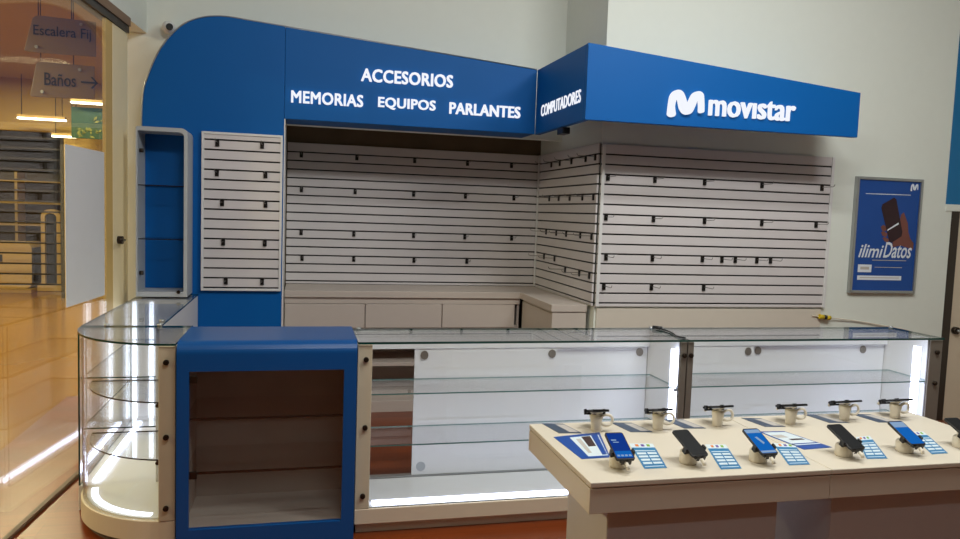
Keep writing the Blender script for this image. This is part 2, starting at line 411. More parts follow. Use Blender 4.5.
# ------------------------------------------------------------------ fascia and arch
f = thing('fascia', (.3, 5.5, 0), 'long blue fascia with round-cornered end panel, lettered ACCESORIOS, running behind the counters', 'fascia sign')
arc = catmull([(-1.065, 2.16), (-1.06, 2.27), (-1.04, 2.40), (-.952, 2.624), (-.825, 2.788), (-.69, 2.862), (-.535, 2.885), (-.35, 2.872), (-.13, 2.855)], 6)
MB().prism([(-.1305, 0), (-1.065, 0)] + arc[:-1] + [(-.1305, 2.852)], 5.5, 5.845, 'y').build('arch_panel', 'blue', f, .004)
MB().prism([(-.1295, 2.215), (-.1295, 2.852), (1.733, 2.70), (1.733, 2.215)], 5.5, 5.845, 'y').build('fascia_board', 'blue', f, .004)
MB().box(-.1295, -.122, 5.5, 5.845, 0, 2.214).build('reveal_board', 'white', f)
e = MB(); full = [(-1.068, 0.9)] + [(x - .004, z + .003) for x, z in arc] + [(1.73, 2.704)]
e.tube([(x, 5.503, z) for x, z in full], .0045, 6); e.build('lit_edge', 'alu', f)  # pale tube stands in for light catching the panel's edge
for txt, x, z, w_, h_ in (('ACCESORIOS', .402, 2.516, .676, .092), ('MEMORIAS', -.085, 2.330, .506, .086), ('EQUIPOS', .529, 2.327, .424, .086), ('PARLANTES', 1.058, 2.325, .55, .086)):
    text_bm(txt, w_, h_, .018, .027, 0, front(5.4995), x, z, True).build('lettering', 'letter', f, label='lit white letters reading ' + txt)
b = thing('corner_fascia', (2.7, 4.8, 2.21), 'bright blue corner fascia box with a big white M emblem, jutting over the right slatwall', 'fascia sign')
MB().prism([(1.735, 2.21), (1.735, 2.688), (3.76, 2.52), (3.76, 2.213)], 4.46, 4.50, 'y').build('front_board', 'blue', b, .003)
MB().prism([(4.501, 2.21), (4.501, 2.686), (5.498, 2.70), (5.498, 2.21)], 1.735, 1.775, 'x').build('side_board', 'blue', b, .003)
MB().box(1.776, 3.719, 4.501, 4.995, 2.48, 2.50).build('light_block', 'blue', b)  # two unseen boards added to stop lamp light falling through the box
MB().box(1.776, 2.07, 4.996, 5.498, 2.48, 2.50).build('light_block', 'blue', b)
MB().box(1.745, 1.80, 4.90, 5.02, 2.165, 2.2095).build('spot_bracket', 'black', b, .004)
text_bm('COMPUTADORES', .81, .084, .004, .014, 0, sideface(1.7345, 5.36), 0, 2.33, True).build('lettering', 'letter', b, label='lit white letters reading COMPUTADORES')
logo_mb(2.295, 2.262, .262, .18, front(4.4595), .02).build('emblem', 'letter', b, label='rounded white M emblem')
text_bm('mov\u0131star', .648, .122, .02, .012, 0, front(4.4595), 2.593, 2.288, True).build('lettering', 'letter', b, label='white lower-case lettering beside the emblem')

# ------------------------------------------------------------------ slatwalls
def slatwall(label, loc, rot, W, H, z0, g0, pitch, n, frame=.0, posts=()):
    """local: x along wall, -y out, origin at bottom left of the back face"""
    t = thing('slatwall_panel', (loc[0], loc[1], z0), label, 'slatwall', local=True)
    t.rotation_euler = (0, 0, rot)
    MB().box(.002, W - .002, -.008, 0, .002, H - .002).build('groove_shade', 'slot_shade', t)  # dark sheet behind the slats, groove shadow painted in
    mb = MB(); gap = .0115; top = H
    for i in range(n):
        gz = g0 - i * pitch - z0
        mb.box(0, W, -.022, -.008, gz + gap / 2, top); top = gz - gap / 2
    mb.box(0, W, -.022, -.008, 0, top)
    mb.build('slats', 'slat', t, .0015, seg=1)
    if frame:
        mb = MB(); q = frame
        mb.box(-q, 0, -.03, 0, -q, H + q); mb.box(W, W + q, -.03, 0, -q, H + q)
        mb.box(0, W, -.03, 0, -q, 0); mb.box(0, W, -.03, 0, H, H + q)
        mb.build('edge_frame', 'white', t, .002)
    for x in posts:
        MB().box(x - .012, x + .012, -.032, -.0225, 0, H).build('corner_trim', 'white', t, .002)
    return t
slatwall('narrow framed slatwall panel on the blue end panel beside the glass wall case', (-.663, 5.499, 0), 0, .51, 1.075, 1.002, 2.040, .0688, 16, .016)
slatwall('wide slatwall on the back of the alcove under the dark gap', (-.12, 6.399, 0), 0, 2.178, 1.173, .952, 2.049, .0716, 16)
slatwall('narrow slatwall on the alcove side wall facing the glass wall case', (2.079, 6.37, 0), -PI / 2, 1.37, 1.173, .952, 2.049, .0716, 16, 0, (.02,))
slatwall('wide slatwall on the right wall block beside the framed poster', (2.078, 4.999, 0), 0, 1.925, 1.17, .95, 2.047, .0714, 16, 0, (.012, 1.913))

# hooks: one of each kind, then copies
hk = None
ORD = ['first', 'second', 'third', 'fourth', 'fifth', 'sixth']
def hook(loc, rot, label, group):
    global hk
    if hk is None:
        hk = thing('display_hook', loc, label, 'hook', group, local=True)
        mb = MB(); mb.box(-.013, .013, -.010, -.001, -.040, .008); mb.box(-.013, .013, -.004, .009, .001, .007)
        mb.build('bracket', 'hook', hk, .0015)
        MB().tube([(0, -.008, -.012), (0, -.13, -.012), (0, -.142, -.006), (0, -.146, .006)], .0022, 6).build('prong', 'prong', hk)
        hk.rotation_euler = (0, 0, rot); return hk
    return dup(hk, loc, (0, 0, rot), label, group)
def hooks(rows, fn, where, group):
    for r, (z, us) in enumerate(rows):
        for c, u in enumerate(us):
            loc, rot = fn(u, z)
            col = ORD[c] + ' from left' if len(us) > 1 else 'only one'
            hook(loc, rot, 'black hook, %s in %s row of the %s' % (col, ORD[r], where), group)
G1 = lambda i: 2.040 - .0688 * i; G2 = lambda i: 2.049 - .0716 * i; G4 = lambda i: 2.047 - .0714 * i
hooks([(G1(0), (-.575, -.277)), (G1(3), (-.577, -.252)), (G1(6), (-.541, -.249)), (G1(10), (-.532, -.251)), (G1(14), (-.512, -.266))],
      lambda u, z: ((u, 5.477, z - .006), 0), 'narrow framed panel', 'hooks on the narrow framed slatwall')
hooks([(G2(0), (-.009, .446, .938, 1.404, 1.804)), (G2(4), (-.004, .438, .937, 1.395, 1.837)), (G2(9), (-.001, .435, .947, 1.401, 1.83)), (G2(12), (.01, .439, .956, 1.427))],
      lambda u, z: ((u, 6.377, z - .006), 0), 'alcove back slatwall', 'hooks on the alcove back slatwall')
hooks([(G2(0), (6.013, 5.80, 5.53, 5.23, 5.045)), (G2(4), (6.03, 5.79, 5.534, 5.261, 5.045)), (G2(8), (6.078, 5.813, 5.578, 5.269, 5.045)), (G2(11), (6.107, 5.83)), (G2(12), (5.566, 5.256, 5.055))],
      lambda u, z: ((2.057, u, z - .006), -PI / 2), 'alcove side slatwall', 'hooks on the alcove side slatwall')
hooks([(G4(2), (2.128, 2.495, 2.897, 3.379, 3.904)), (G4(6), (2.127, 2.5, 2.914, 3.397, 3.874)), (G4(10), (2.142, 2.508, 2.915, 3.078, 3.191, 3.375)), (G4(13), (2.136, 2.512, 2.939))],
      lambda u, z: ((u, 4.977, z - .006), 0), 'right block slatwall', 'hooks on the right block slatwall')
hook((3.494, 4.977, G4(10) - .006), 0, 'black hook, seventh from left in third row of the right block slatwall', 'hooks on the right block slatwall')

# ------------------------------------------------------------------ alcove bench
bt = MB().prism([(-.118, 6.372), (2.052, 6.372), (2.052, 5.06), (1.775, 5.06), (1.775, 5.85), (-.118, 5.85)], .898, .950, 'z').build('bench_worktop', 'bench', None, .003)
tag(bt, 'pale L-shaped worktop along the bottom of the alcove slatwalls', 'worktop')
k = thing('low_cabinet', (.8, 6.1, 0), 'low pale cabinet with flap doors and open dark shelves under the alcove worktop', 'cabinet')
mb = MB()
mb.box(-.118, 1.80, 6.3, 6.37, 0, .896)                           # back
for x in (-.118, .492, 1.11, 1.76): mb.box(x, x + .02, 5.89, 6.3, 0, .896)
for z in (.11, .34, .50, .64): mb.box(-.118, 1.78, 5.885, 6.3, z, z + .03)
mb.box(-.118, 1.77, 5.75, 6.3, .0, .09); mb.box(-.118, 1.78, 5.895, 6.3, .09, .11)
mb.box(-.118, 1.78, 5.872, 5.89, .848, .896); mb.build('carcass', 'bench', k, .002)
for i, (a, c) in enumerate(((-.115, .498), (.506, 1.118), (1.126, 1.735))):
    d = MB().box(a, c, 5.866, 5.882, .655, .845).build('door', 'bench', k, .003)
k = thing('side_cabinet', (1.92, 5.5, 0), 'short pale end cabinet under the right arm of the alcove worktop', 'cabinet')
MB().box(1.805, 2.05, 5.085, 5.86, 0, .896).build('carcass', 'bench', k, .003)
MB().box(1.792, 1.804, 5.10, 5.84, .53, .88).build('side_door', 'bench', k, .003)
MB().box(1.785, 2.05, 5.070, 5.084, .05, .896).build('end_panel', 'bench', k, .003)
w = MB().box(2.095, 3.985, 4.985, 4.999, 0, .935).build('trim_1', 'lower_wall', None, .002)
structure(w)

# ------------------------------------------------------------------ wall case above the left showcase
t = thing('wall_case', (-.9, 5.4, .965), 'tall narrow white open-front glass case standing on the left showcase', 'display case')
def rring(x0, x1, z0, z1, r_tl, r_tr):
    p = [(x0, z0), (x1, z0)]
    for k in range(7):
        a = PI / 2 * k / 6; p.append((x1 - r_tr + r_tr * math.cos(a), z1 - r_tr + r_tr * math.sin(a)))
    for k in range(7):
        a = PI / 2 + PI / 2 * k / 6; p.append((x0 + r_tl + r_tl * math.cos(a), z1 - r_tl + r_tl * math.sin(a)))
    return p
o_, i_ = rring(-1.055, -.738, .967, 2.083, .012, .04), rring(-1.045, -.76, 1.0, 2.056, .01, .03)
mb = MB()
for a in range(len(o_)):
    c = (a + 1) % len(o_)
    mb.prism([o_[a], o_[c], i_[c], i_[a]], 5.25, 5.497, 'y')
mb.build('frame', 'case', t)
for z in (1.70, 1.345):
    mb = MB().box(-1.044, -.762, 5.27, 5.49, z, z + .006, 0, 1, 2).build('glass_shelf', ['glass', 'gedge_dark'], t)
for z in (1.93, 1.12):
    MB().tube([(-1.044, 5.31, z), (-1.02, 5.31, z)], .014, 10).build('hinge', 'steel', t)
MB().tube([(-.79, 5.248, 1.0), (-.79, 5.235, 1.0)], .012, 10).build('lock', 'steel', t)

# ------------------------------------------------------------------ showcases
def knob(parent, x, y, z, r=.0125):
    MB().tube([(x, y, z), (x, y - .012, z)], r, 14).tube([(x, y - .012, z), (x, y - .016, z)], r * .7, 14).build('screw_cap', 'steel', parent)
def slab(parent, name, x0, x1, y0, y1, z0, z1, em='gedge'):
    return MB().box(x0, x1, y0, y1, z0, z1, 0, 1, 2).build(name, ['glass', em], parent)
# left run along the shopfront
s = thing('side_showcase', (-.9, 4.7, 0), 'slim lit glass showcase running back along the shop window to the wall case', 'showcase')
MB().box(-1.09, -.70, 4.07, 5.49, 0, .128).build('base', 'white', s, .003)
MB().box(-.722, -.70, 4.07, 5.49, .130, .945).build('side_panel', 'white', s)
MB().box(-1.09, -.725, 5.25, 5.27, .130, .945).build('end_panel', 'white', s)
MB().box(-1.09, -1.082, 4.07, 5.248, .130, .945, 0, 1, 0).build('side_glass', ['glass', 'gedge'], s)
MB().prism([(-1.075, 4.066), (-.697, 4.066), (-.697, 5.49), (-1.06, 5.49)], .950, .960, 'z', 0, 1).build('top_glass', ['glass', 'gedge'], s)
for z in (.682, .418): slab(s, 'glass_shelf', -1.08, -.725, 4.09, 5.22, z, z + .007)
for x in (-1.062, -.958): MB().box(x - .013, x + .013, 5.238, 5.249, .15, .935).build('light_strip', 'led_soft', s)
MB().box(-1.035, -1.007, 4.12, 5.2, .130, .142).build('floor_light_strip', 'led', s)
MB().tube([(-.715, 4.2, .956), (-.715, 4.2, .972)], .014, 12).build('glass_clip', 'alu', s)
# rounded corner unit
c = thing('corner_showcase', (-.8, 3.8, 0), 'quarter-round lit glass corner showcase left of the blue cabinet', 'showcase')
CX, CY = -.545, 4.06
def quarter(r, n=22, back=0):
    return [(CX + .005, CY + back)] + [(CX - r * math.sin(a), CY + back - r * math.cos(a)) for a in [PI / 2 * i / n for i in range(n + 1)]]
MB().prism(quarter(.515), .032, .130, 'z').build('base', 'cream', c, .003)
MB().prism(quarter(.49), 0, .031, 'z').build('kick', 'stile_grey', c)
MB().prism(quarter(.488), .1305, .134, 'z').build('deck', 'white', c)
def shell(r0, r1, a0=0, a1=PI / 2, n=22):
    q = [a0 + (a1 - a0) * i / n for i in range(n + 1)]
    return [(CX - r1 * math.sin(a), CY - r1 * math.cos(a)) for a in q] + [(CX - r0 * math.sin(a), CY - r0 * math.cos(a)) for a in reversed(q)]
MB().prism(shell(.500, .507, .135), .131, .946, 'z', 0).build('curved_glass', 'glass', c)
MB().prism(quarter(.525), .950, .960, 'z', 0, 1).build('top_glass', ['glass', 'gedge'], c)
for z in (.672, .402):
    MB().prism(quarter(.475), z, z + .007, 'z', 0, 1).build('glass_shelf', ['glass', 'gedge_dark'], c)
p = MB().box(-.618, -.545, 3.545, 3.575, .131, .947).build('front_post', 'stile', c, .003)
for z in (.874, .527, .193): knob(c, -.585, 3.545, z)
MB().box(-1.064, -1.046, 4.04, 4.058, .135, .946).build('rear_post', 'alu', c)
MB().box(-.70, -.545, 4.045, 4.06, .135, .946).build('back_panel', 'white', c)
MB().box(-.556, -.545, 3.58, 4.04, .135, .946).build('side_panel', 'white', c)
MB().prism(shell(.440, .468, .26, 1.45), .1345, .140, 'z').build('light_strip', 'led_soft', c)
for q in ((-.95, 4.05), (-.70, 4.05)):
    MB().tube([(q[0], q[1], .9605), (q[0], q[1], .972)], .013, 12).build('glass_clip', 'alu', c)
for z in (.672, .402): knob(c, -.63, 3.60, z - .01, .009)
# blue cabinet
u = thing('blue_cabinet', (-.13, 3.75, 0), 'blue display cabinet with dark glass window between the corner showcase and the counters', 'display cabinet')
x0, x1, yf, yb = -.535, .268, 3.50, 3.95
R_ = .055; prof = [(yf, .86)] + [(yf + R_ - R_ * math.cos(a), .972 - R_ + R_ * math.sin(a)) for a in [PI / 2 * i / 8 for i in range(9)]] + [(yb, .972), (yb, .935), (yf + .03, .935), (yf + .03, .86)]
mb = MB(); mb.prism(prof, x0, x1, 'x')
wx0, wx1, wz0, wz1 = -.482, .208, .10, .838
mb.box(x0, wx0, yf, yf + .03, 0, .8599); mb.box(wx1, x1, yf, yf + .03, 0, .8599)
mb.box(wx0, wx1, yf, yf + .03, 0, wz0); mb.box(wx0, wx1, yf, yf + .03, wz1, .8599)
for a in (x0, x1 - .02): mb.box(a, a + .02, yf + .03, yb, 0, .935)
mb.build('carcass', 'blue_gloss', u)
MB().box(x0 + .02, x1 - .02, yb - .02, yb, .02, .934).build('back_board', 'display_wood', u)
mb = MB(); mb.box(x0 + .021, x0 + .03, yf + .031, yb - .021, .09, .93); mb.box(x1 - .03, x1 - .021, yf + .031, yb - .021, .09, .93)
mb.box(x0 + .03, x1 - .03, yf + .031, yb - .021, .07, .095); mb.build('lining', 'display_wood', u)
MB().box(wx0 + .001, wx1 - .001, yf + .012, yf + .018, wz0 + .001, wz1 - .001).build('window_glass', 'glass', u)
for z in (.604, .350):
    g_ = slab(u, 'glass_shelf', x0 + .032, x1 - .032, yf + .041, yb - .022, z, z + .008, 'glass')
    MB().box(x0 + .032, x1 - .032, yf + .034, yf + .040, z - .001, z + .009).build('edge_strip', 'gedge_dark', g_)
for z in (.80, .355):
    MB().box(wx0 + .002, wx0 + .035, yf + .003, yf + .012, z - .018, z + .018).build('hinge', 'steel', u, .003)
# two straight counters
def counter(label, xa, xb, sl, sr, doors, locks, ledx, stl, str_, knobs, pull):
    t = thing('counter_showcase', ((xa + xb) / 2, 3.76, 0), label, 'showcase', 'glass counter showcases')
    MB().box(xa + .01, xb - .01, 3.585, 3.96, 0, .052).build('kick', 'cream', t)
    MB().box(xa, xb, 3.548, 3.985, .054, .130).build('base', 'cream', t, .003)
    MB().box(xa + .02, xb - .02, 3.565, 3.94, .1305, .134).build('deck', 'white', t)
    MB().box(xa, xa + .018, 3.575, 3.985, .131, .946).build('end_panel', 'white', t)
    MB().box(xb - .018, xb, 3.575, 3.985, .131, .946).build('end_panel', 'white', t)
    MB().box(xa, xa + sl, 3.55, 3.574, .131, .946).build('stile', stl, t, .003)
    MB().box(xb - sr, xb, 3.55, 3.574, .131, .946).build('stile', str_, t, .003)
    MB().box(xa + .02, xb - .02, 3.945, 3.985, .848, .946).build('back_rail', 'white', t, .002)
    MB().box(xa + .02, xb - .02, 3.945, 3.985, .131, .142).build('door_track', 'alu', t)
    for i, (a, c) in enumerate(doors):
        y = 3.950 + .018 * i
        d = MB().box(a, c, y, y + .014, .143, .847).build('sliding_door', 'white', t)
        for lx in locks[i]:
            MB().prism([(lx + .022 * math.cos(q), .812 + .026 * math.sin(q) * (1 if math.sin(q) > 0 else .9)) for q in [PI / 6 * j for j in range(12)]], y - .006, y - .0005, 'y').build('lock', 'stile_grey', d)
        if i == 0 and pull:
            mb = MB().tube([(a + .05, y - .0005, .19), (a + .05, y - .004, .19)], .026, 18); mb.build('finger_pull', 'case', d)
    for z in (.684, .424):
        slab(t, 'glass_shelf', xa + .022, xb - .022, 3.60, 3.92, z, z + .007, 'gedge_shelf')
    mb = MB()
    for z in (.684, .424):
        for bx in (xa + .03, xb - .03):
            mb.box(bx - .012, bx + .012, 3.59, 3.62, z - .016, z - .001)
    mb.build('shelf_clip', 'alu', t)
    MB().box(xa + sl, xb - sr, 3.560, 3.566, .131, .946, 0, 1, 1).build('front_glass', ['glass', 'gedge'], t)
    MB().box(xa - .0, xb + .0, 3.540, 3.95, .949, .960, 0, 1, 2).build('top_glass', ['glass', 'gedge'], t)
    MB().box(xa + .09, xb - .09, 3.576, 3.626, .1345, .142).build('deck_light_strip', 'led', t)
    MB().box(ledx - .008, ledx + .010, 3.600, 3.640, .15, .895).build('end_light_strip', 'led', t)
    for kx, z in knobs: knob(t, kx, 3.55, z)
    for q in (xa + .03, xb - .03): MB().tube([(q, 3.92, .9605), (q, 3.92, .97)], .013, 12).build('glass_clip', 'alu', t)
    return t
counter('long lit glass counter with its left sliding door open, next to the blue cabinet', .274, 2.022, .07, .035, ((.612, 1.43), (1.41, 2.0)), ((.665, 1.40), (1.95,)), 1.985, 'stile', 'stile_grey',
        ((.314, .874), (.316, .539), (.312, .198), (2.005, .874)), True)
counter('lit glass counter with both doors closed, at the right beside the door', 2.028, 3.685, .035, .085, ((2.05, 2.70), (2.69, 3.66)), ((2.66,), (2.74, 3.5)), 3.575, 'stile_grey', 'stile_grey',
        ((2.045, .874), (3.645, .874), (3.645, .69), (3.645, .40)), False)
cb = MB().tube(catmull([(2.02, 3.57, .9655), (1.995, 3.61, .9655), (2.02, 3.70, .9655), (2.035, 3.80, .9655), (2.025, 3.865, .966)], 6), .0045, 6).tube([(2.03, 3.86, .972), (1.99, 3.895, .972)], .010, 8).build('cable', 'black')
tag(cb, 'short black cable lying on the glass where the two counters meet', 'cable')
pc = thing('power_cord', (4.0, 4.96, .86), 'pale cord with a yellow and black tag against the wall under the poster', 'cord')
MB().tube(catmull([(3.90, 4.975, .885), (4.05, 4.975, .870), (4.3, 4.985, .845), (4.6, 4.985, .80), (4.85, 4.985, .75), (4.95, 4.985, .6)], 6), .0045, 6).build('wire', 'wplastic', pc)
mb = MB(); mb.tube([(3.955, 4.965, .881), (3.995, 4.965, .876)], .018, 10, 0); mb.tube([(3.995, 4.965, .876), (4.02, 4.965, .873)], .018, 10, 1); mb.tube([(4.02, 4.965, .873), (4.055, 4.965, .869)], .018, 10, 0)
mb.build('tag', ['yellow', 'black'], pc)

# ------------------------------------------------------------------ security camera, poster
t = thing('security_camera', (-.942, 5.82, 2.8), 'small white round security camera with black lens left of the blue arch', 'camera')
MB().tube([(-.942, 5.849, 2.84), (-.942, 5.80, 2.84)], .03, 16).build('mount', 'white', t)
mb = MB().lathe([(.002, -.046), (.026, -.039), (.04, -.022), (.046, 0), (.04, .022), (.026, .039), (.002, .046)], (-.942, 5.775, 2.838), 20); mb.build('housing', 'white', t)
MB().tube([(-.932, 5.742, 2.835), (-.928, 5.722, 2.832)], .024, 16).build('lens', 'black', t)
p = thing('poster', (4.53, 4.98, 1.07), 'blue framed poster of a hand holding a phone on the right wall', 'poster')
px0, px1, pz0, pz1, PY = 4.216, 4.838, 1.068, 1.986, 4.975
mb = MB(); q = .022
mb.box(px0, px0 + q, PY - .012, 4.999, pz0, pz1); mb.box(px1 - q, px1, PY - .012, 4.999, pz0, pz1); mb.box(px0 + q, px1 - q, PY - .012, 4.999, pz0, pz0 + q); mb.box(px0 + q, px1 - q, PY - .012, 4.999, pz1 - q, pz1)
mb.build('frame', 'alu', p, .003)
sh = MB().box(px0 + q, px1 - q, PY, 4.999, pz0 + q, pz1 - q).build('printed_sheet', 'poster', p)
PX = lambda u: px0 + q + u * (px1 - px0 - 2 * q); PZ = lambda v: pz1 - q - v * (pz1 - pz0 - 2 * q)
def flat(name, m, polys, par, y=PY - .0008, d=.0006):
    mb = MB()
    for pl in polys: mb.prism([(PX(a), PZ(b)) for a, b in pl], y - d, y, 'y')
    return mb.build(name, m, par)
flat('printed_hand', 'skin', [[(.62, .60), (.60, .50), (.66, .42), (.70, .36), (.72, .30), (.76, .28), (.80, .33), (.84, .38), (.86, .46), (.90, .52), (.96, .56), (.96, .62), (.85, .60), (.75, .585)],
                              [(.40, .42), (.44, .40), (.50, .42), (.49, .455), (.43, .455)], [(.41, .47), (.45, .455), (.52, .48), (.50, .51), (.44, .50)], [(.44, .52), (.48, .51), (.55, .53), (.54, .56), (.48, .55)]], sh)
flat('printed_phone', 'phoneprint', [[(.385, .25), (.40, .215), (.58, .15), (.62, .165), (.76, .46), (.75, .50), (.60, .56), (.555, .55)]], sh, PY - .0015)
flat('printed_highlight', 'poster_white', [[(.51, .455), (.515, .44), (.68, .375), (.69, .39)]], sh, PY - .0022)
flat('printed_line', 'poster_white', [[(.12, .123), (.85, .118), (.85, .124), (.12, .129)]], sh)
flat('printed_box', 'poster_white', [[(.08, .765), (.30, .765), (.30, .835), (.08, .835)], [(.08, .865), (.80, .865), (.80, .905), (.08, .905)]], sh)
flat('printed_small_print', 'greyprint', [[(.12, .785), (.26, .785), (.26, .81), (.12, .81)], [(.12, .88), (.76, .88), (.76, .887), (.12, .887)], [(.35, .785), (.8, .785), (.8, .79), (.35, .79)], [(.3, .72), (.86, .72), (.86, .726), (.3, .726)]], sh, PY - .0016)
logo_mb(PX(.84), PZ(.085), .075, .06, front(PY - .0005), .001).build('emblem', 'poster_white', sh, label='small white M emblem')
text_bm('ilimi', .232, .105, .001, .012, .3, front(PY - .0022), PX(.07), PZ(.70)).build('lettering', 'poster_white', sh, label='slanted white script reading ilimi')
text_bm('Datos', .27, .125, .001, .012, .3, front(PY - .0022), PX(.47), PZ(.70)).build('lettering', 'poster_white', sh, label='slanted white script reading Datos')

# ------------------------------------------------------------------ display tables
def table(label, xa, xb, pa, pb, py):
    t = thing('display_table', ((xa + xb) / 2, 2.45, 0), label, 'table', 'phone display tables')
    MB().box(xa, xb, 2.128, 2.782, .742, .760).build('tabletop', 'table', t, .003)
    mb = MB(); mb.box(xa, xb, 2.132, 2.150, .655, .738); mb.box(xa, xb, 2.760, 2.778, .655, .738)
    mb.box(xa + .001, xa + .018, 2.150, 2.760, .655, .738); mb.box(xb - .018, xb - .001, 2.150, 2.760, .655, .738); mb.box(xa + .018, xb - .018, 2.150, 2.760, .735, .7415)
    mb.build('apron', 'table', t, .002)
    MB().box(pa, pb, 2.19, py, .03, .734).build('pedestal', 'table_ped', t, .004)
    MB().box(pa + .03, pb - .03, 2.21, py - .02, 0, .029).build('kick', 'stile_grey', t)
table('ivory phone display table, left half, with the blue brochures at its end', .902, 1.789, .992, 1.63, 2.555)
table('ivory phone display table, right half, reaching to the door side', 1.791, 2.72, 1.85, 2.66, 2.51)

# phones on stands
TZ = .7605
st0 = None; ph0 = {}
def stand(loc, yaw, label, group, coil):
    global st0
    key = coil
    st0 = st0 or {}
    if key in st0: return dup(st0[key], loc, (0, 0, yaw), label, group)
    t = thing('phone_stand', loc, label, 'phone stand', group, local=True); st0[key] = t; t.rotation_euler = (0, 0, yaw)
    bkw = coil == 'back'
    H_, tl = (.070, 16.5) if bkw else (.062, 23)
    if bkw: MB().lathe([(.019, 0), (.020, .004), (.021, .028), (.0255, .056), (.022, .062), (.012, .064)], (0, 0, 0), 24).build('base', 'wplastic', t)
    else: MB().lathe([(.0295, 0), (.031, .003), (.0305, .036), (.027, .042), (.014, .044)], (0, 0, 0), 24).build('base', 'wplastic', t)
    T = Matrix.Translation((0, 0, H_)) @ Matrix.Rotation(math.radians(tl), 4, 'X')
    MB().lathe([(.013, -.016), (.013, -.004), (.024, -.0005), (.024, .002)], (0, 0, 0), 18).xf(T).build('swivel_head', 'wplastic', t)
    mb = MB()
    for s in (-1, 1):
        mb.box(s * .038 - .004, s * .038 + .004, -.038, -.020, -.006, .016)
        mb.box(min(s * .008, s * .042), max(s * .008, s * .042), -.036, -.022, -.006, .0015)
        mb.box(s * .012 - .006, s * .012 + .006, -.066, -.03, -.006, .0015)
        mb.box(s * .012 - .006, s * .012 + .006, -.0745, -.0725, -.006, .014)
    mb.box(-.015, .015, -.036, .012, -.006, .0015)
    mb.xf(T); mb.build('gripper', 'black', t, .001)
    if coil == 'front':
        path = catmull([(.010, .018, .044), (.018, .030, .046), (.022, .034, .036), (.022, .035, .018), (.016, .033, .007), (.012, .026, .006)], 5)
    else:
        path = catmull([(-.015, .01, .056), (-.035, .012, .066), (-.054, .012, .062), (-.062, .012, .044), (-.052, .014, .028), (-.034, .012, .024), (-.018, .008, .028)], 6)
    MB().tube(path, .0055, 8).build('cable', 'wplastic', t)
    mb = MB(); mb.tube([(0, -.076, .002), (0, -.090, .001), (0, -.098, -.006)], .006, 8); mb.xf(T); mb.build('plug', 'wplastic', t)
    return t
def phone(loc, yaw, kind, label, group, tl=23):
    Lh, W, Th = .136, .066, .0085
    t = thing('smartphone', loc, label, 'phone', group, local=True)
    t.rotation_euler = (math.radians(tl), 0, yaw)
    def rr(w, h, r):
        p = []
        for cx, cy, a0 in ((w / 2 - r, h / 2 - r, 0), (-w / 2 + r, h / 2 - r, PI / 2), (-w / 2 + r, -h / 2 + r, PI), (w / 2 - r, -h / 2 + r, 1.5 * PI)):
            for k in range(5): p.append((cx + r * math.cos(a0 + PI / 8 * k), cy + r * math.sin(a0 + PI / 8 * k)))
        return p
    MB().prism(rr(W, Lh, .009), 0, Th, 'z').build('body', 'black', t, .0012)
    z = Th + .0006
    on = kind in ('a', 'b', 'c')
    mb = MB(); mb.prism(rr(W - .007, Lh - .012, .005), Th - .0005, z, 'z', 0)
    if kind == 'a':
        mb.box(-.028, .028, -.058, -.028, z, z + .0003, 1); mb.box(-.022, -.004, .024, .030, z, z + .0003, 2); mb.box(-.018, .002, .014, .018, z, z + .0003, 2)
        for i in range(4): mb.box(-.025 + i * .0135, -.016 + i * .0135, -.054, -.046, z + .0003, z + .0006, 2)
        m = ['screen_deep', 'screen_blue', 'screen_light']
    elif kind == 'b':
        mb.box(-.029, .029, .042, .060, z, z + .0003, 1); mb.box(-.029, .029, -.060, -.050, z, z + .0003, 1)
        mb.prism([(-.01, .02), (.0, .022), (.012, -.01), (.004, -.018)], z, z + .0003, 'z', 1)
        m = ['screen_blue', 'screen_light']
    elif kind == 'c':
        mb.box(-.029, .029, .030, .060, z, z + .0003, 1); m = ['screen_blue', 'screen_light']
    else: m = ['screen_off']
    mb.build('screen', m, t)
    return t
FR = 'phones along the front edge of the tables'; FS = 'stands along the front edge of the tables'
fr = [(1.055, 2.262, -.05, 'a', 'leftmost'), (1.318, 2.264, .13, 'd', 'second from left'), (1.580, 2.246, .02, 'b', 'third from left'),
      (1.943, 2.258, .07, 'd', 'fourth from left'), (2.218, 2.268, -.02, 'c', 'fifth from left'), (2.495, 2.282, .0, 'd', 'rightmost')]
TILT = Matrix.Rotation(math.radians(23), 4, 'X')
def on_stand(x, y, yaw, h=.062, tl=23):
    v = Matrix.Rotation(yaw, 4, 'Z') @ (Matrix.Translation((0, 0, h)) @ Matrix.Rotation(math.radians(tl), 4, 'X') @ Vector((0, 0, .0035)))
    return (x + v.x, y + v.y, TZ + v.z)
for x, y, yw, kd, lab in fr:
    stand((x, y, TZ), yw, 'small ivory stand under the front-row phone ' + lab, FS, 'front')
    phone(on_stand(x, y, yw), yw, kd, 'front-row smartphone with %s, %s' % ({'a': 'lit blue screen and icons', 'b': 'lit blue and white screen', 'c': 'blue screen and pale top band', 'd': 'black screen'}[kd], lab), FR)
bk = [(1.14, 2.664, -.12), (1.399, 2.650, -.02), (1.676, 2.668, .04), (2.011, 2.655, .0), (2.30, 2.685, .06), (2.562, 2.685, .08)]
nm = ['leftmost', 'second from left', 'third from left', 'fourth from left', 'fifth from left', 'rightmost']
for (x, y, a), n in zip(bk, nm):
    yw = PI + a
    stand((x, y, TZ), yw, 'ivory stand with a looped cable in the back row, ' + n, 'stands along the back edge of the tables', 'back')
    phone(on_stand(x, y, yw, .070, 16.5), yw, 'd', 'dark smartphone facing away in the back row, ' + n, 'phones along the back edge of the tables', 16.5)

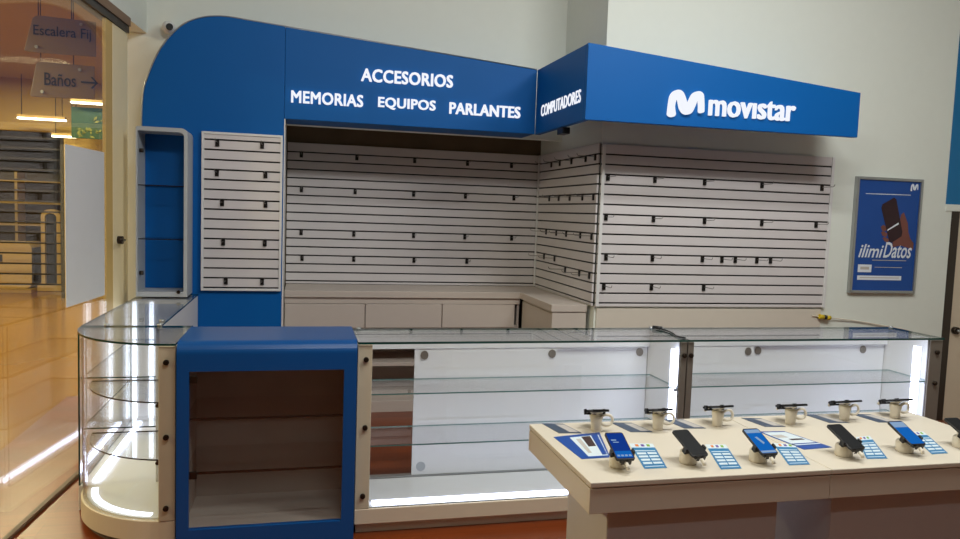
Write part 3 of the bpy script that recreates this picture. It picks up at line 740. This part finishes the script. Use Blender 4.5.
# printed cards and brochures
def bil(c):
    A, B, C_, D = [Vector(q) for q in c]     # far-left, far-right, near-right, near-left
    return lambda u, v: (A * (1 - u) + B * u) * (1 - v) + (D * (1 - u) + C_ * u) * v
def sheet(name, c, rects, mats, label, cat, group, th=.0012):
    f_ = bil(c); mb = MB()
    P = lambda u, v: tuple(f_(u, v))
    for i, (u0, u1, v0, v1, mi) in enumerate(rects):
        z0 = TZ if i == 0 else TZ + th; z1 = TZ + th + (0 if i == 0 else .0003 + .00025 * min(i - 1, 4))
        mb.prism([P(u0, v0), P(u1, v0), P(u1, v1), P(u0, v1)], z0, z1, 'z', mi)
    return tag(mb.build(name, mats, None), label, cat, group)
cards = [([(1.187, 2.44), (1.276, 2.429), (1.215, 2.221), (1.133, 2.222)], 'right of the leftmost front-row phone'), ([(1.470, 2.393), (1.549, 2.384), (1.472, 2.179), (1.394, 2.181)], 'right of the second front-row phone'),
         ([(1.744, 2.378), (1.822, 2.36), (1.744, 2.183), (1.662, 2.186)], 'right of the third front-row phone'), ([(2.13, 2.405), (2.204, 2.41), (2.082, 2.2), (1.999, 2.207)], 'right of the first phone on the right table half'),
         ([(2.415, 2.438), (2.487, 2.433), (2.371, 2.222), (2.296, 2.22)], 'right of the fifth front-row phone')]
for c_, lab in cards:
    rc = [(0, 1, -.22, 1, 1), (0, 1, 0, 1, 0)]
    rc += [(.08, .92, .15, .19, 1), (.08, .92, .90, .93, 1)]
    for r in range(4):
        for k in range(2): rc.append((.08 + k * .45, .47 + k * .45, .26 + r * .155, .35 + r * .155, 1))
    for k in range(3): rc.append((.22 + k * .24, .34 + k * .24, -.16, -.06, 2 + k))
    sheet('spec_card', c_, rc, ['card_blue', 'card_white', 'orange', 'purple', 'green'], 'blue printed price card lying ' + lab, 'card', 'price cards beside the front-row phones')
bc = [(1.01, 2.71, 'behind the brochures at the left end'), (1.30, 2.69, 'left of the second back-row stand'), (1.545, 2.71, 'between the second and third back-row stands'), (1.90, 2.69, 'left of the fourth back-row stand'), (2.225, 2.71, 'left of the fifth back-row stand'), (2.455, 2.69, 'left of the rightmost back-row stand')]
for x, y, lab in bc:
    c_ = [(x - .055, y + .07), (x + .03, y + .055), (x + .06, y - .075), (x - .03, y - .065)]
    sheet('back_card', c_, [(0, 1, 0, 1, 0), (.55, .95, .1, .9, 1)], ['card_dark', 'greyprint'], 'slate blue card flat on the table ' + lab, 'card', 'cards beside the back-row phones')
sheet('brochure', [(.942, 2.60), (1.143, 2.635), (1.065, 2.351), (.957, 2.347)], [(0, 1, 0, 1, 0), (.30, .95, .10, .93, 1), (.55, .75, .12, .55, 2), (.78, .93, .1, .9, 0), (.40, .5, .2, .8, 3)], ['navy', 'card_white', 'ink', 'greyprint'],
      'blue and white brochure flat at the left end of the table', 'brochure', 'brochures on the tables')
sheet('brochure', [(1.80, 2.565), (1.911, 2.558), (1.965, 2.345), (1.835, 2.335)], [(0, 1, 0, 1, 0), (.06, .94, .06, .70, 1), (.35, .85, .46, .54, 2), (.1, .5, .22, .38, 3), (.05, .95, .76, .80, 1)], ['navy', 'card_white', 'ink', 'greyprint'],
      'white brochure with blue border behind the third front-row phone', 'brochure', 'brochures on the tables')

# ------------------------------------------------------------------ light
def area(name, loc, sx, sy, power, col=(.97, .99, .96), rot=(0, 0, 0)):
    l = bpy.data.lights.new(name, 'AREA'); l.shape = 'RECTANGLE'; l.size = sx; l.size_y = sy; l.energy = power; l.color = col
    o = bpy.data.objects.new(name, l); COL.objects.link(o); o.location = loc; o.rotation_euler = rot; return o
for x, y, z, p, t in ((.4, 1.7, 3.75, 34, 38), (3.0, 1.9, 3.75, 48, 38), (2.0, 2.3, 4.3, 62, 0), (.5, -.6, 4.3, 22, 0)):
    area('ceiling_lamp', (x, y, z), 1.0, .25, p, rot=(math.radians(t), 0, 0))
for x, y, p in ((-4.6, 3, 190), (-4.5, 7, 250), (-3.6, 11, 130), (-6, 15.5, 40)):
    area('corridor_lamp', (x, y, 3.38), 1.2, .5, p, (1, .88, .52))
wd = bpy.data.worlds.new('World'); S.world = wd; wd.use_nodes = True
wd.node_tree.nodes['Background'].inputs[0].default_value = (.9, .92, 1, 1); wd.node_tree.nodes['Background'].inputs[1].default_value = .15

# ------------------------------------------------------------------ camera
YAW, PIT, ROL, F = .238563575, -.0769002856, .0350170461, 739.746887
fw = Vector((math.sin(YAW) * math.cos(PIT), math.cos(YAW) * math.cos(PIT), math.sin(PIT)))
rt = Vector((math.cos(YAW), -math.sin(YAW), 0)); up = rt.cross(fw)
r2 = rt * math.cos(ROL) + up * math.sin(ROL); u2 = up * math.cos(ROL) - rt * math.sin(ROL)
cam = bpy.data.cameras.new('Camera'); co = bpy.data.objects.new('Camera', cam); COL.objects.link(co)
cam.sensor_width = 36; cam.lens = F / 960 * 36; cam.clip_start = .05
mw = Matrix((r2, u2, -fw)).transposed().to_4x4(); mw.translation = (0, 0, 1.6); co.matrix_world = mw
S.camera = co
for o in bpy.data.objects:
    if '_local' in o: del o['_local']
try:
    S.cycles.transparent_max_bounces = 24
    S.cycles.max_bounces = 12
except Exception: pass
vs = S.view_settings
vs.view_transform = 'Standard'; vs.look = 'None'; vs.gamma = 1; vs.use_curve_mapping = False; vs.exposure = 0
